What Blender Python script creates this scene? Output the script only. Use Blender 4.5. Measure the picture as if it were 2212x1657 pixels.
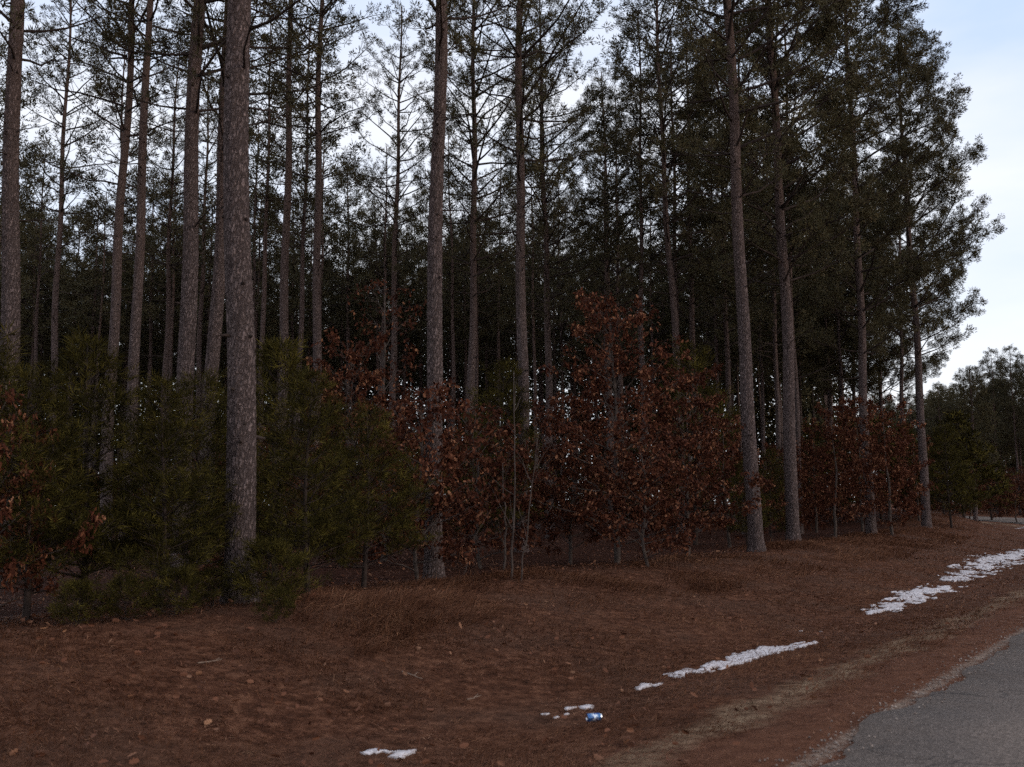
import bpy, math, random
import numpy as np
from mathutils import Matrix, Vector

for o in list(bpy.data.objects):
    bpy.data.objects.remove(o)
scene = bpy.context.scene
COL = scene.collection
R = math.radians

# ------------------------------------------------------------------ camera
EYE = 1.6                       # eye height above the road
F_D, W_D, H_D = 2150.0, 2212.0, 1657.0   # focal length / size of the picture used for measuring
cam_data = bpy.data.cameras.new("camera")
cam = bpy.data.objects.new("camera", cam_data)
COL.objects.link(cam)
cam_data.sensor_width = 36.0
cam_data.sensor_fit = 'HORIZONTAL'
cam_data.lens = 36.0 * F_D / W_D
cam_data.clip_start = 0.1
cam_data.clip_end = 6000.0
CAM_ROT = Matrix.Rotation(R(90 + 7.0), 3, 'X') @ Matrix.Rotation(R(-0.6), 3, 'Z')
cam.rotation_euler = CAM_ROT.to_euler()
cam.location = (0, 0, EYE)
cam_data.dof.use_dof = True     # hand-held compact, focused far: the near side is a little soft
cam_data.dof.focus_distance = 60.0
cam_data.dof.aperture_fstop = 3.2
scene.camera = cam

# ------------------------------------------------------------------ sky
world = bpy.data.worlds.new("World")
scene.world = world
world.use_nodes = True
SUN_EL, SUN_AZ = 14.0, 112.0    # azimuth clockwise from the view direction (+Y)
nt = world.node_tree
nt.nodes.clear()
def wn(t, **k):
    n = nt.nodes.new(t)
    for a, b in k.items():
        setattr(n, a, b)
    return n
out = wn('ShaderNodeOutputWorld')
skyt = wn('ShaderNodeTexSky')
skyt.sky_type = 'NISHITA'
skyt.sun_disc = False
skyt.sun_elevation = R(SUN_EL)
skyt.sun_rotation = R(SUN_AZ)
bg_clear = wn('ShaderNodeBackground')
bg_clear.inputs['Strength'].default_value = 0.10
nt.links.new(skyt.outputs[0], bg_clear.inputs['Color'])
tc = wn('ShaderNodeTexCoord')
mp = wn('ShaderNodeMapping')
mp.inputs['Scale'].default_value = (1.6, 1.6, 5.5)
nt.links.new(tc.outputs['Generated'], mp.inputs['Vector'])
nz = wn('ShaderNodeTexNoise')
nz.inputs['Scale'].default_value = 1.35
nz.inputs['Detail'].default_value = 5.0
nz.inputs['Roughness'].default_value = 0.5
nt.links.new(mp.outputs[0], nz.inputs['Vector'])
rmp = wn('ShaderNodeValToRGB')
rmp.color_ramp.elements[0].position = 0.32
rmp.color_ramp.elements[0].color = (0.55, 0.68, 0.92, 1)
rmp.color_ramp.elements[1].position = 0.62
rmp.color_ramp.elements[1].color = (0.90, 0.91, 0.96, 1)
nt.links.new(nz.outputs['Fac'], rmp.inputs['Fac'])
bg_cloud = wn('ShaderNodeBackground')
bg_cloud.inputs['Strength'].default_value = 1.22
# thin overcast: paler towards the horizon all the way round
sepw = wn('ShaderNodeSeparateXYZ')
nt.links.new(tc.outputs['Generated'], sepw.inputs[0])
mr = wn('ShaderNodeMapRange')
for k_, v_ in enumerate((0.0, 0.42, 0.75, 0.0)):
    mr.inputs[1 + k_].default_value = v_
nt.links.new(sepw.outputs['Z'], mr.inputs[0])
mxw = wn('ShaderNodeMix', data_type='RGBA')
nt.links.new(mr.outputs[0], mxw.inputs[0])
nt.links.new(rmp.outputs[0], mxw.inputs[6])
mxw.inputs[7].default_value = (0.96, 0.98, 1.0, 1)
nt.links.new(mxw.outputs[2], bg_cloud.inputs['Color'])
mix = wn('ShaderNodeMixShader')
mix.inputs[0].default_value = 0.92
nt.links.new(bg_clear.outputs[0], mix.inputs[1])
nt.links.new(bg_cloud.outputs[0], mix.inputs[2])
nt.links.new(mix.outputs[0], out.inputs['Surface'])

# ------------------------------------------------------------------ sun behind thin cloud
sun_data = bpy.data.lights.new("sun", 'SUN')
sun_data.energy = 1.1
sun_data.angle = R(14)
sun_data.color = (1.0, 0.84, 0.68)
sun = bpy.data.objects.new("sun", sun_data)
COL.objects.link(sun)
sd = Vector((math.sin(R(SUN_AZ)) * math.cos(R(SUN_EL)), math.cos(R(SUN_AZ)) * math.cos(R(SUN_EL)), math.sin(R(SUN_EL))))
sun.rotation_euler = sd.to_track_quat('Z', 'Y').to_euler()

# ------------------------------------------------------------------ exposure and sampling
vs = scene.view_settings
vs.view_transform = 'Standard'
vs.look = 'None'
vs.gamma = 1.0
vs.exposure = 0.0
vs.use_curve_mapping = False
scene.cycles.max_bounces = 3
scene.cycles.diffuse_bounces = 2
scene.cycles.glossy_bounces = 2
scene.cycles.use_denoising = False
scene.cycles.adaptive_threshold = 0.03


# ------------------------------------------------------------------ noise and the lie of the land
def _hash(i, j, seed):
    n = (i.astype(np.int64) * 374761393 + j.astype(np.int64) * 668265263 + seed * 1274126177) & 0x7fffffff
    n = ((n ^ (n >> 13)) * 1274126177) & 0x7fffffff
    n = (n ^ (n >> 16)) & 0x7fffffff
    return (n % 100003) / 100003.0

def vnoise(x, y, seed=0):
    x = np.asarray(x, float); y = np.asarray(y, float)
    i = np.floor(x); j = np.floor(y)
    u = x - i; v = y - j
    u = u * u * (3 - 2 * u); v = v * v * (3 - 2 * v)
    a = _hash(i, j, seed); b = _hash(i + 1, j, seed); c = _hash(i, j + 1, seed); d = _hash(i + 1, j + 1, seed)
    return (a * (1 - u) + b * u) * (1 - v) + (c * (1 - u) + d * u) * v

def fbm(x, y, seed=0, octaves=4):
    t = 0.0; amp = 0.5; f = 1.0
    for k in range(octaves):
        t = t + amp * vnoise(np.asarray(x) * f + 17.3 * k, np.asarray(y) * f - 9.1 * k, seed + k)
        amp *= 0.5; f *= 2.0
    return t / (1 - 0.5 ** octaves)

DX, DY = 0.588, 0.809           # road direction
def road_bend(t):
    t = np.asarray(t, float)
    u = np.clip(t - 20, 0, 110)
    return 0.0031 * u * u + 0.62 * np.clip(t - 130, 0, None)
def road_coords(x, y):
    """(distance along the road, distance to the left of the camera's line on the road)"""
    x = np.asarray(x, float); y = np.asarray(y, float)
    t = DX * x + DY * y
    s = -DY * x + DX * y - road_bend(t)
    return t, s
def from_road(t, s):
    s = np.asarray(s, float) + road_bend(t)
    t = np.asarray(t, float)
    return DX * t - DY * s, DY * t + DX * s
ROAD_L, ROAD_R = 2.30, -4.5
_S = [-2000, -40, -14, -9, -7, -5.2, -4.4, -4.1, 1.9, 2.24, 2.7, 3.5, 4.7, 5.6, 7.2, 9.2, 10.5, 12.5, 16, 40, 3000]
_Z = [0.3, 0.3, 0.28, 0.1, -0.1, -0.05, -0.03, -0.05, -0.05, -0.02, -0.02, -0.08, -0.17, -0.10, 0.14, 0.42, 0.40, 0.27, 0.28, 0.3, 0.3]
def ground_z(x, y):
    t, s = road_coords(x, y)
    z = np.interp(s, _S, _Z)
    off = np.clip((s - 3.2) / 5, 0, 1) + np.clip((-s - 5.5) / 5, 0, 1)
    z = z + off * (0.20 * (fbm(x / 4.0 if not np.isscalar(x) else x / 4.0, y / 4.0, 5, 3) - 0.5))
    z = z + 0.60 * np.clip((t - 46) / 18, 0, 1) * np.clip((s - 5.2) / 3, 0, 1)
    z = z + np.clip((s - 2.3) / 1.5, 0, 1) * 0.05 * (fbm(np.asarray(x) * 1.3, np.asarray(y) * 1.3, 8, 3) - 0.5)
    return z
def gz(x, y):
    return float(ground_z(np.array([x]), np.array([y]))[0])

def ray(px, py):
    v = CAM_ROT @ Vector(((px - W_D / 2) / F_D, -(py - H_D / 2) / F_D, -1.0))
    return v
def at_depth(px, py, depth):
    v = ray(px, py)
    k = depth / v.y
    return Vector((v.x * k, depth, EYE + v.z * k))
def on_ground(px, py):
    v = ray(px, py)
    z = 0.0
    for _ in range(30):
        k = (z - EYE) / min(v.z, -1e-4)
        x, y = v.x * k, v.y * k
        z = 0.5 * z + 0.5 * gz(x, y)
    return Vector((x, y, gz(x, y)))

# ------------------------------------------------------------------ mesh helpers
def np_mesh(name, V, T, mats, mat_idx=None, smooth=False, attrs=None):
    V = np.asarray(V, np.float32).reshape(-1, 3)
    T = np.asarray(T, np.int32).reshape(-1, 3)
    me = bpy.data.meshes.new(name)
    me.vertices.add(len(V))
    me.vertices.foreach_set('co', V.ravel())
    me.loops.add(len(T) * 3)
    me.loops.foreach_set('vertex_index', T.ravel())
    me.polygons.add(len(T))
    me.polygons.foreach_set('loop_start', np.arange(0, len(T) * 3, 3, dtype=np.int32))
    for m in (mats if isinstance(mats, (list, tuple)) else [mats]):
        me.materials.append(m)
    if mat_idx is not None:
        me.polygons.foreach_set('material_index', np.asarray(mat_idx, np.int32))
    sm = np.full(len(T), bool(smooth)) if np.isscalar(smooth) or isinstance(smooth, bool) else np.asarray(smooth, bool)
    me.polygons.foreach_set('use_smooth', sm)
    for k, v in (attrs or {}).items():
        a = me.attributes.new(k, 'FLOAT', 'POINT')
        a.data.foreach_set('value', np.asarray(v, np.float32))
    me.update(calc_edges=True)
    return me

class Soup:
    """collects triangle pieces with a material slot each"""
    def __init__(self):
        self.V, self.T, self.M, self.S, self.n = [], [], [], [], 0
    def add(self, V, T, m=0, smooth=False):
        V = np.asarray(V, float).reshape(-1, 3); T = np.asarray(T, int).reshape(-1, 3)
        if not len(T):
            return
        self.V.append(V); self.T.append(T + self.n); self.n += len(V)
        self.M.append(np.full(len(T), m)); self.S.append(np.full(len(T), smooth))
    def arrays(self):
        return np.concatenate(self.V), np.concatenate(self.T), np.concatenate(self.M), np.concatenate(self.S)
    def mesh(self, name, mats):
        V, T, M, S = self.arrays()
        return np_mesh(name, V, T, mats, M, S)

def link(name, data, parent=None, loc=None):
    o = bpy.data.objects.new(name, data)
    COL.objects.link(o)
    if parent is not None:
        o.parent = parent
    if loc is not None:
        o.location = loc
    return o
def tag(o, label, cat, group=None):
    o['label'] = label; o['category'] = cat
    if group:
        o['group'] = group
    return o
def kind(o, k, label=None):
    o['kind'] = k
    if label:
        o['label'] = label
    return o

def unit(v):
    v = np.asarray(v, float)
    return v / (np.linalg.norm(v, axis=-1, keepdims=True) + 1e-9)

def tube(P, rad, sides=6, cap=True):
    """tapered tube along the polyline P"""
    P = np.asarray(P, float); n = len(P)
    rad = np.broadcast_to(np.asarray(rad, float), (n,))
    tan = np.gradient(P, axis=0)
    tan = unit(tan)
    ref = np.array([0, 0, 1.0]) if abs(tan[0][2]) < 0.9 else np.array([1.0, 0, 0])
    u = unit(np.cross(tan, ref)); v = np.cross(tan, u)
    a = np.linspace(0, 2 * np.pi, sides, endpoint=False)
    V = P[:, None, :] + rad[:, None, None] * (np.cos(a)[None, :, None] * u[:, None, :] + np.sin(a)[None, :, None] * v[:, None, :])
    V = V.reshape(-1, 3)
    i = np.arange(n - 1)[:, None] * sides; j = np.arange(sides)[None, :]
    A = (i + j).ravel(); B = (i + (j + 1) % sides).ravel(); C = (i + sides + (j + 1) % sides).ravel(); D = (i + sides + j).ravel()
    T = np.concatenate([np.stack([A, B, C], 1), np.stack([A, C, D], 1)])
    if cap:
        V = np.concatenate([V, P[-1:]]); k = (n - 1) * sides
        jj = np.arange(sides)
        T = np.concatenate([T, np.stack([k + jj, k + (jj + 1) % sides, np.full(sides, n * sides)], 1)])
    return V, T

def tufts(C, D, rng, blades=20, length=0.17, width=0.02, spread=0.9, back=0.03, ball=0.0):
    """needle brushes: `blades` narrow triangles leaving every point C roughly along D"""
    C = np.asarray(C, float); D = unit(D); N = len(C)
    r = unit(rng.normal(size=(N, blades, 3)))
    d = unit(D[:, None, :] + spread * r)
    L = length * rng.uniform(0.7, 1.15, (N, blades, 1)) * rng.uniform(0.8, 1.2, (N, 1, 1))
    base = C[:, None, :] + D[:, None, :] * rng.uniform(-back, back * 1.5, (N, blades, 1)) + r * ball * rng.random((N, blades, 1)) ** 0.5 * rng.uniform(0.6, 1.3, (N, 1, 1))
    w = unit(np.cross(d, unit(rng.normal(size=(N, blades, 3))))) * (width * 0.5)
    mid = base + d * L * 0.45
    tip = base + d * L
    # base point, two shoulder points, tip: a thin kite
    V = np.stack([base, mid + w, tip, mid - w], 2).reshape(-1, 3)
    q = np.arange(N * blades)[:, None] * 4
    T = np.concatenate([q + np.array([[0, 1, 2]]), q + np.array([[0, 2, 3]])])
    return V, T

# ------------------------------------------------------------------ materials
def material(name, rough=0.9, spec=0.15):
    m = bpy.data.materials.new(name)
    m.use_nodes = True
    b = m.node_tree.nodes['Principled BSDF']
    b.inputs['Roughness'].default_value = rough
    b.inputs['Specular IOR Level'].default_value = spec
    return m, m.node_tree, b
def node(nt, t, **k):
    n = nt.nodes.new(t)
    for a, v in k.items():
        if a in n.inputs.keys():
            n.inputs[a].default_value = v
        else:
            setattr(n, a, v)
    return n
def ramp(nt, src, stops):
    n = nt.nodes.new('ShaderNodeValToRGB')
    e = n.color_ramp.elements
    while len(e) < len(stops):
        e.new(0.5)
    for q, (p, c) in zip(e, stops):
        q.position = p; q.color = (*c, 1)
    nt.links.new(src, n.inputs['Fac'])
    return n.outputs['Color']
def noise(nt, vec, scale, detail=4.0, rough=0.6):
    n = node(nt, 'ShaderNodeTexNoise', Scale=scale, Detail=detail, Roughness=rough)
    nt.links.new(vec, n.inputs['Vector'])
    return n.outputs['Fac']
def mixc(nt, fac, a, b, mode='MIX'):
    n = node(nt, 'ShaderNodeMix', data_type='RGBA', blend_type=mode)
    for sock, v in ((n.inputs[0], fac), (n.inputs[6], a), (n.inputs[7], b)):
        if hasattr(v, 'is_linked'):
            nt.links.new(v, sock)
        elif isinstance(v, tuple):
            sock.default_value = (*v, 1)
        else:
            sock.default_value = v
    return n.outputs[2]
def math_n(nt, op, a, b=0.0, c=None):
    n = node(nt, 'ShaderNodeMath', operation=op)
    for k, v in enumerate((a, b) if c is None else (a, b, c)):
        if hasattr(v, 'is_linked'):
            nt.links.new(v, n.inputs[k])
        else:
            n.inputs[k].default_value = v
    return n.outputs[0]
def maprange(nt, v, a, b, c=0.0, d=1.0):
    n = node(nt, 'ShaderNodeMapRange')
    nt.links.new(v, n.inputs[0])
    for k, q in enumerate((a, b, c, d)):
        n.inputs[1 + k].default_value = q
    return n.outputs[0]
def coords(nt, which='Object', scale=(1, 1, 1)):
    t = node(nt, 'ShaderNodeTexCoord')
    m = node(nt, 'ShaderNodeMapping')
    m.inputs['Scale'].default_value = scale
    nt.links.new(t.outputs[which], m.inputs['Vector'])
    return m.outputs[0]
def bump(nt, b, h, strength=0.5, dist=0.02):
    n = node(nt, 'ShaderNodeBump', Strength=strength, Distance=dist)
    nt.links.new(h, n.inputs['Height'])
    nt.links.new(n.outputs[0], b.inputs['Normal'])

def bark_material(name, low, mid, high, top):
    m, nt, b = material(name, 0.95, 0.05)
    v = coords(nt, 'Object', (9, 9, 2.6))
    vo = node(nt, 'ShaderNodeTexVoronoi', Scale=3.0, feature='DISTANCE_TO_EDGE')
    wob = noise(nt, coords(nt, 'Object', (6, 6, 4)), 2.0, 4)
    mv = node(nt, 'ShaderNodeVectorMath', operation='ADD')
    nt.links.new(v, mv.inputs[0]); nt.links.new(wob, mv.inputs[1])
    nt.links.new(mv.outputs[0], vo.inputs['Vector'])
    plate = maprange(nt, vo.outputs['Distance'], 0.02, 0.22)
    fine = noise(nt, coords(nt, 'Object', (26, 26, 7)), 1.6, 6, 0.8)
    vc = node(nt, 'ShaderNodeTexVoronoi', Scale=3.0, feature='F1')
    nt.links.new(mv.outputs[0], vc.inputs['Vector'])
    sep = node(nt, 'ShaderNodeSeparateColor')
    nt.links.new(vc.outputs['Color'], sep.inputs[0])
    plate_col = ramp(nt, sep.outputs[0], [(0.0, mid), (0.55, high), (1.0, tuple(c * 1.22 for c in high))])
    plate_col = mixc(nt, maprange(nt, fine, 0.40, 0.62), plate_col, tuple(c * 0.42 for c in mid))
    col = mixc(nt, plate, low, plate_col)
    # upper stem of a red pine is thinner barked and more orange
    gx = node(nt, 'ShaderNodeTexCoord')
    sx = node(nt, 'ShaderNodeSeparateXYZ')
    nt.links.new(gx.outputs['Object'], sx.inputs[0])
    up = maprange(nt, sx.outputs['Z'], 6.0, 15.0, 0.0, 0.7)
    col = mixc(nt, up, col, top)
    nt.links.new(col, b.inputs['Base Color'])
    h = math_n(nt, 'ADD', plate, math_n(nt, 'MULTIPLY', fine, 0.5))
    bump(nt, b, h, 0.9, 0.02)
    return m

def leafy(name, stops, rough=0.8, spec=0.1, transl=None, objvar=0.0, nscale=0.9, share=0.4):
    """each needle/leaf takes its own tone"""
    m, nt, b = material(name, rough, spec)
    g = node(nt, 'ShaderNodeNewGeometry')
    oi = node(nt, 'ShaderNodeObjectInfo')
    f = math_n(nt, 'FRACT', math_n(nt, 'ADD', g.outputs['Random Per Island'], 0.0))
    big = noise(nt, coords(nt, 'Object'), nscale, 3)
    f2 = math_n(nt, 'ADD', math_n(nt, 'MULTIPLY', f, 1 - share), math_n(nt, 'MULTIPLY', maprange(nt, big, 0.3, 0.7), share))
    c = ramp(nt, f2, stops)
    if objvar:
        hv = node(nt, 'ShaderNodeHueSaturation')
        nt.links.new(c, hv.inputs['Color'])
        nt.links.new(maprange(nt, oi.outputs['Random'], 0, 1, 1 - objvar, 1 + objvar), hv.inputs['Value'])
        c = hv.outputs[0]
    nt.links.new(c, b.inputs['Base Color'])
    if transl:
        tr = node(nt, 'ShaderNodeBsdfTranslucent')
        nt.links.new(c, tr.inputs['Color'])
        mx = node(nt, 'ShaderNodeMixShader')
        mx.inputs[0].default_value = transl
        o = nt.nodes['Material Output']
        nt.links.new(b.outputs[0], mx.inputs[1]); nt.links.new(tr.outputs[0], mx.inputs[2])
        nt.links.new(mx.outputs[0], o.inputs['Surface'])
    return m

M_bark = bark_material('red_pine_bark', (0.060, 0.044, 0.041), (0.150, 0.112, 0.106), (0.205, 0.152, 0.142), (0.140, 0.088, 0.068))
M_limb, _nt, _b = material('limb_bark', 0.95, 0.05)
_nt.links.new(ramp(_nt, noise(_nt, coords(_nt), 6.0), [(0.3, (0.022, 0.016, 0.014)), (0.7, (0.060, 0.043, 0.037))]), _b.inputs['Base Color'])
M_needle = leafy('pine_needles', [(0.0, (0.028, 0.025, 0.011)), (0.5, (0.060, 0.050, 0.022)), (0.85, (0.100, 0.076, 0.034)), (1.0, (0.14, 0.095, 0.042))], 0.75, 0.2, 0.12, 0.2)
M_young = leafy('young_pine_needles', [(0.0, (0.007, 0.006, 0.002)), (0.40, (0.021, 0.017, 0.004)), (0.70, (0.070, 0.055, 0.012)), (1.0, (0.18, 0.138, 0.030))], 0.85, 0.05, 0.03, 0.15, 2.6, 0.55)
M_oakleaf = leafy('oak_leaves', [(0.0, (0.022, 0.006, 0.003)), (0.45, (0.050, 0.015, 0.008)), (0.72, (0.108, 0.036, 0.018)), (0.96, (0.36, 0.17, 0.090))], 0.75, 0.08, 0.1, 0.15, 2.2, 0.35)
M_twig, _nt, _b = material('twig_bark', 0.9, 0.1)
_nt.links.new(ramp(_nt, noise(_nt, coords(_nt), 9.0), [(0.3, (0.035, 0.026, 0.022)), (0.7, (0.095, 0.072, 0.062))]), _b.inputs['Base Color'])
M_grass = leafy('dry_grass', [(0.0, (0.040, 0.015, 0.008)), (0.4, (0.096, 0.041, 0.023)), (0.8, (0.175, 0.083, 0.047)), (1.0, (0.33, 0.185, 0.11))], 0.9, 0.05, 0.1, 0.0, 1.6, 0.5)
M_litter = leafy('fallen_leaves', [(0.0, (0.045, 0.015, 0.008)), (0.65, (0.13, 0.052, 0.028)), (1.0, (0.33, 0.175, 0.10))], 0.75, 0.15)

# ground: needle litter with painted shade under the trees, thatch, worn soil near the road; `s` is the distance from the road line
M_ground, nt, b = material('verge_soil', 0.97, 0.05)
att = node(nt, 'ShaderNodeAttribute', attribute_name='s')
P = coords(nt)
wob = math_n(nt, 'MULTIPLY', math_n(nt, 'SUBTRACT', noise(nt, P, 1.1, 5), 0.5), 1.1)
s_ = math_n(nt, 'ADD', att.outputs['Fac'], wob)
n_big = noise(nt, P, 0.55, 5)
n_mid = noise(nt, P, 6.5, 6, 0.78)
n_fine = noise(nt, P, 38, 4, 0.75)
thatch = ramp(nt, n_mid, [(0.32, (0.022, 0.009, 0.005)), (0.5, (0.078, 0.032, 0.018)), (0.68, (0.180, 0.083, 0.048))])
dull = ramp(nt, n_mid, [(0.3, (0.030, 0.014, 0.009)), (0.7, (0.125, 0.060, 0.037))])
base = mixc(nt, maprange(nt, n_big, 0.45, 0.60), thatch, dull)
shaded_floor_c = ramp(nt, n_mid, [(0.3, (0.014, 0.006, 0.004)), (0.7, (0.055, 0.022, 0.014))])  # forest litter, its colour darkened to stand in for shade under the shrubs
base = mixc(nt, maprange(nt, s_, 9.6, 11.2), base, shaded_floor_c)
soil = ramp(nt, n_mid, [(0.3, (0.062, 0.025, 0.015)), (0.7, (0.155, 0.070, 0.041))])
base = mixc(nt, maprange(nt, s_, 3.6, 2.8), base, soil)
track = ramp(nt, n_mid, [(0.3, (0.15, 0.098, 0.062)), (0.7, (0.27, 0.185, 0.118))])
d_tr = math_n(nt, 'ABSOLUTE', math_n(nt, 'SUBTRACT', s_, 3.35))
base = mixc(nt, math_n(nt, 'MULTIPLY', maprange(nt, d_tr, 0.32, 0.05), maprange(nt, n_mid, 0.3, 0.6)), base, track)
sand = ramp(nt, n_fine, [(0.3, (0.15, 0.11, 0.085)), (0.7, (0.32, 0.25, 0.20))])
d_e = math_n(nt, 'ABSOLUTE', math_n(nt, 'SUBTRACT', att.outputs['Fac'], 2.34))
base = mixc(nt, math_n(nt, 'MULTIPLY', maprange(nt, d_e, 0.09, 0.02), maprange(nt, n_mid, 0.35, 0.6)), base, sand)
base = mixc(nt, 0.55, base, mixc(nt, n_fine, (0.25, 0.25, 0.25), (1.0, 1.0, 1.0)), 'OVERLAY')
nt.links.new(base, b.inputs['Base Color'])
bump(nt, b, math_n(nt, 'ADD', n_fine, math_n(nt, 'MULTIPLY', n_mid, 1.5)), 0.9, 0.03)

M_road, nt, b = material('worn_asphalt', 0.9, 0.2)
P = coords(nt)
agg = node(nt, 'ShaderNodeTexVoronoi', Scale=85.0)
nt.links.new(P, agg.inputs['Vector'])
sep = node(nt, 'ShaderNodeSeparateColor')
nt.links.new(agg.outputs['Color'], sep.inputs[0])
c = ramp(nt, sep.outputs[0], [(0.0, (0.082, 0.060, 0.047)), (0.6, (0.168, 0.127, 0.102)), (1.0, (0.30, 0.23, 0.19))])
c = mixc(nt, maprange(nt, noise(nt, P, 0.8, 5), 0.35, 0.7, 0.0, 0.45), c, (0.085, 0.068, 0.060))
c = mixc(nt, maprange(nt, noise(nt, P, 260, 3), 0.35, 0.75, 0.0, 0.6), c, (0.05, 0.046, 0.045))
cr = node(nt, 'ShaderNodeTexVoronoi', Scale=0.42, feature='DISTANCE_TO_EDGE')
wv = node(nt, 'ShaderNodeVectorMath', operation='ADD')
nz3 = node(nt, 'ShaderNodeTexNoise', Scale=2.2, Detail=5.0)
nt.links.new(P, nz3.inputs['Vector'])
sc3 = node(nt, 'ShaderNodeVectorMath', operation='SCALE')
sc3.inputs['Scale'].default_value = 0.55
nt.links.new(nz3.outputs['Color'], sc3.inputs[0])
nt.links.new(P, wv.inputs[0]); nt.links.new(sc3.outputs[0], wv.inputs[1])
nt.links.new(wv.outputs[0], cr.inputs['Vector'])
crack = math_n(nt, 'MULTIPLY', maprange(nt, cr.outputs['Distance'], 0.007, 0.001, 0.0, 0.5), maprange(nt, noise(nt, P, 0.7, 2), 0.42, 0.5))
c = mixc(nt, crack, c, (0.018, 0.016, 0.016))
nt.links.new(c, b.inputs['Base Color'])
bump(nt, b, math_n(nt, 'SUBTRACT', sep.outputs[1], math_n(nt, 'MULTIPLY', crack, 2.0)), 0.5, 0.006)

M_snow, nt, b = material('old_snow', 0.7, 0.3)
P = coords(nt)
c = ramp(nt, noise(nt, P, 14, 5, 0.7), [(0.36, (0.34, 0.29, 0.28)), (0.50, (0.54, 0.50, 0.51)), (0.75, (0.66, 0.62, 0.64))])
nt.links.new(c, b.inputs['Base Color'])
b.inputs['Subsurface Weight'].default_value = 0.0
bump(nt, b, noise(nt, P, 30, 4), 0.25, 0.012)

# ------------------------------------------------------------------ ground sheet to the horizon
def warped_axis(n, near, far, centre):
    u = np.linspace(-1, 1, n)
    k = 1.0
    for _ in range(200):
        if far * math.sinh(k * (2 / n)) / math.sinh(k) > near:
            k += 0.08
    return centre + far * np.sinh(k * u) / math.sinh(k)
gx = warped_axis(230, 0.16, 2500, 2.0)
gy = warped_axis(230, 0.16, 2500, 11.0)
X, Y = np.meshgrid(gx, gy, indexing='ij')
Z = ground_z(X.ravel(), Y.ravel())
Vg = np.stack([X.ravel(), Y.ravel(), Z], 1)
n = 230
a = (np.arange(n - 1)[:, None] * n + np.arange(n - 1)[None, :]).ravel()
Tg = np.concatenate([np.stack([a, a + n, a + n + 1], 1), np.stack([a, a + n + 1, a + 1], 1)])
tg, sg = road_coords(X.ravel(), Y.ravel())
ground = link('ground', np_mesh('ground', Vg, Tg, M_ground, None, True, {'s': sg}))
kind(ground, 'structure', 'brown grassy verge and forest floor beside the road')

# ------------------------------------------------------------------ road
tt = np.concatenate([np.arange(-12, 30, 0.12), np.arange(30, 260, 0.8)])
ss = np.linspace(0, 1, 15)
TT, SS = np.meshgrid(tt, ss, indexing='ij')
edgeL = ROAD_L + 0.16 * (fbm(tt * 0.9, tt * 0 + 3, 21, 3) - 0.5) * 2 + 0.09 * (vnoise(tt * 3.1, tt * 0, 31) - 0.5) + 0.06 * (vnoise(tt * 8, tt * 0, 32) - 0.5)
edgeR = ROAD_R + 0.16 * (fbm(tt * 0.9, tt * 0 + 9, 22, 3) - 0.5) * 2
Sx = edgeL[:, None] * (1 - SS) + edgeR[:, None] * SS
x, y = from_road(TT.ravel(), Sx.ravel())
crown = 0.012 - 0.0 * SS
zz = (0.03 * (1 - (2 * SS - 1) ** 2) * 0.8 - 0.002)
zz[:, 0] = -0.075; zz[:, -1] = -0.075
zz[:, 1] = np.maximum(zz[:, 1], 0.002)
Sx2 = Sx.copy()
Sx2[:, 1] = Sx[:, 0] - 0.02; Sx2[:, -2] = Sx[:, -1] + 0.02
x, y = from_road(TT.ravel(), Sx2.ravel())
zz[:, 1] = -0.004; zz[:, -2] = -0.004
Vr = np.stack([x, y, zz.ravel()], 1)
m_ = len(ss)
a = (np.arange(len(tt) - 1)[:, None] * m_ + np.arange(m_ - 1)[None, :]).ravel()
Tr = np.concatenate([np.stack([a, a + 1, a + m_ + 1], 1), np.stack([a, a + m_ + 1, a + m_], 1)])
Tr = Tr[:, ::-1]
road = link('road', np_mesh('road', Vr, Tr, M_road, None, True))
kind(road, 'structure', 'worn grey asphalt road curving away to the left')

# ------------------------------------------------------------------ red pines
def cell_noise(u, v, period, seed):
    """distance to the second minus the nearest feature point: plates with furrows"""
    i = np.floor(u); j = np.floor(v)
    d1 = np.full(u.shape, 9.0); d2 = np.full(u.shape, 9.0)
    for a in (-1, 0, 1):
        for b in (-1, 0, 1):
            ci = (i + a) % period; cj = j + b
            px = i + a + 0.15 + 0.7 * _hash(ci, cj, seed); py = cj + 0.15 + 0.7 * _hash(ci, cj, seed + 7)
            d = np.hypot(px - u, py - v)
            d2 = np.where(d < d1, d1, np.minimum(d2, d)); d1 = np.minimum(d1, d)
    return d2 - d1

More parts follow.
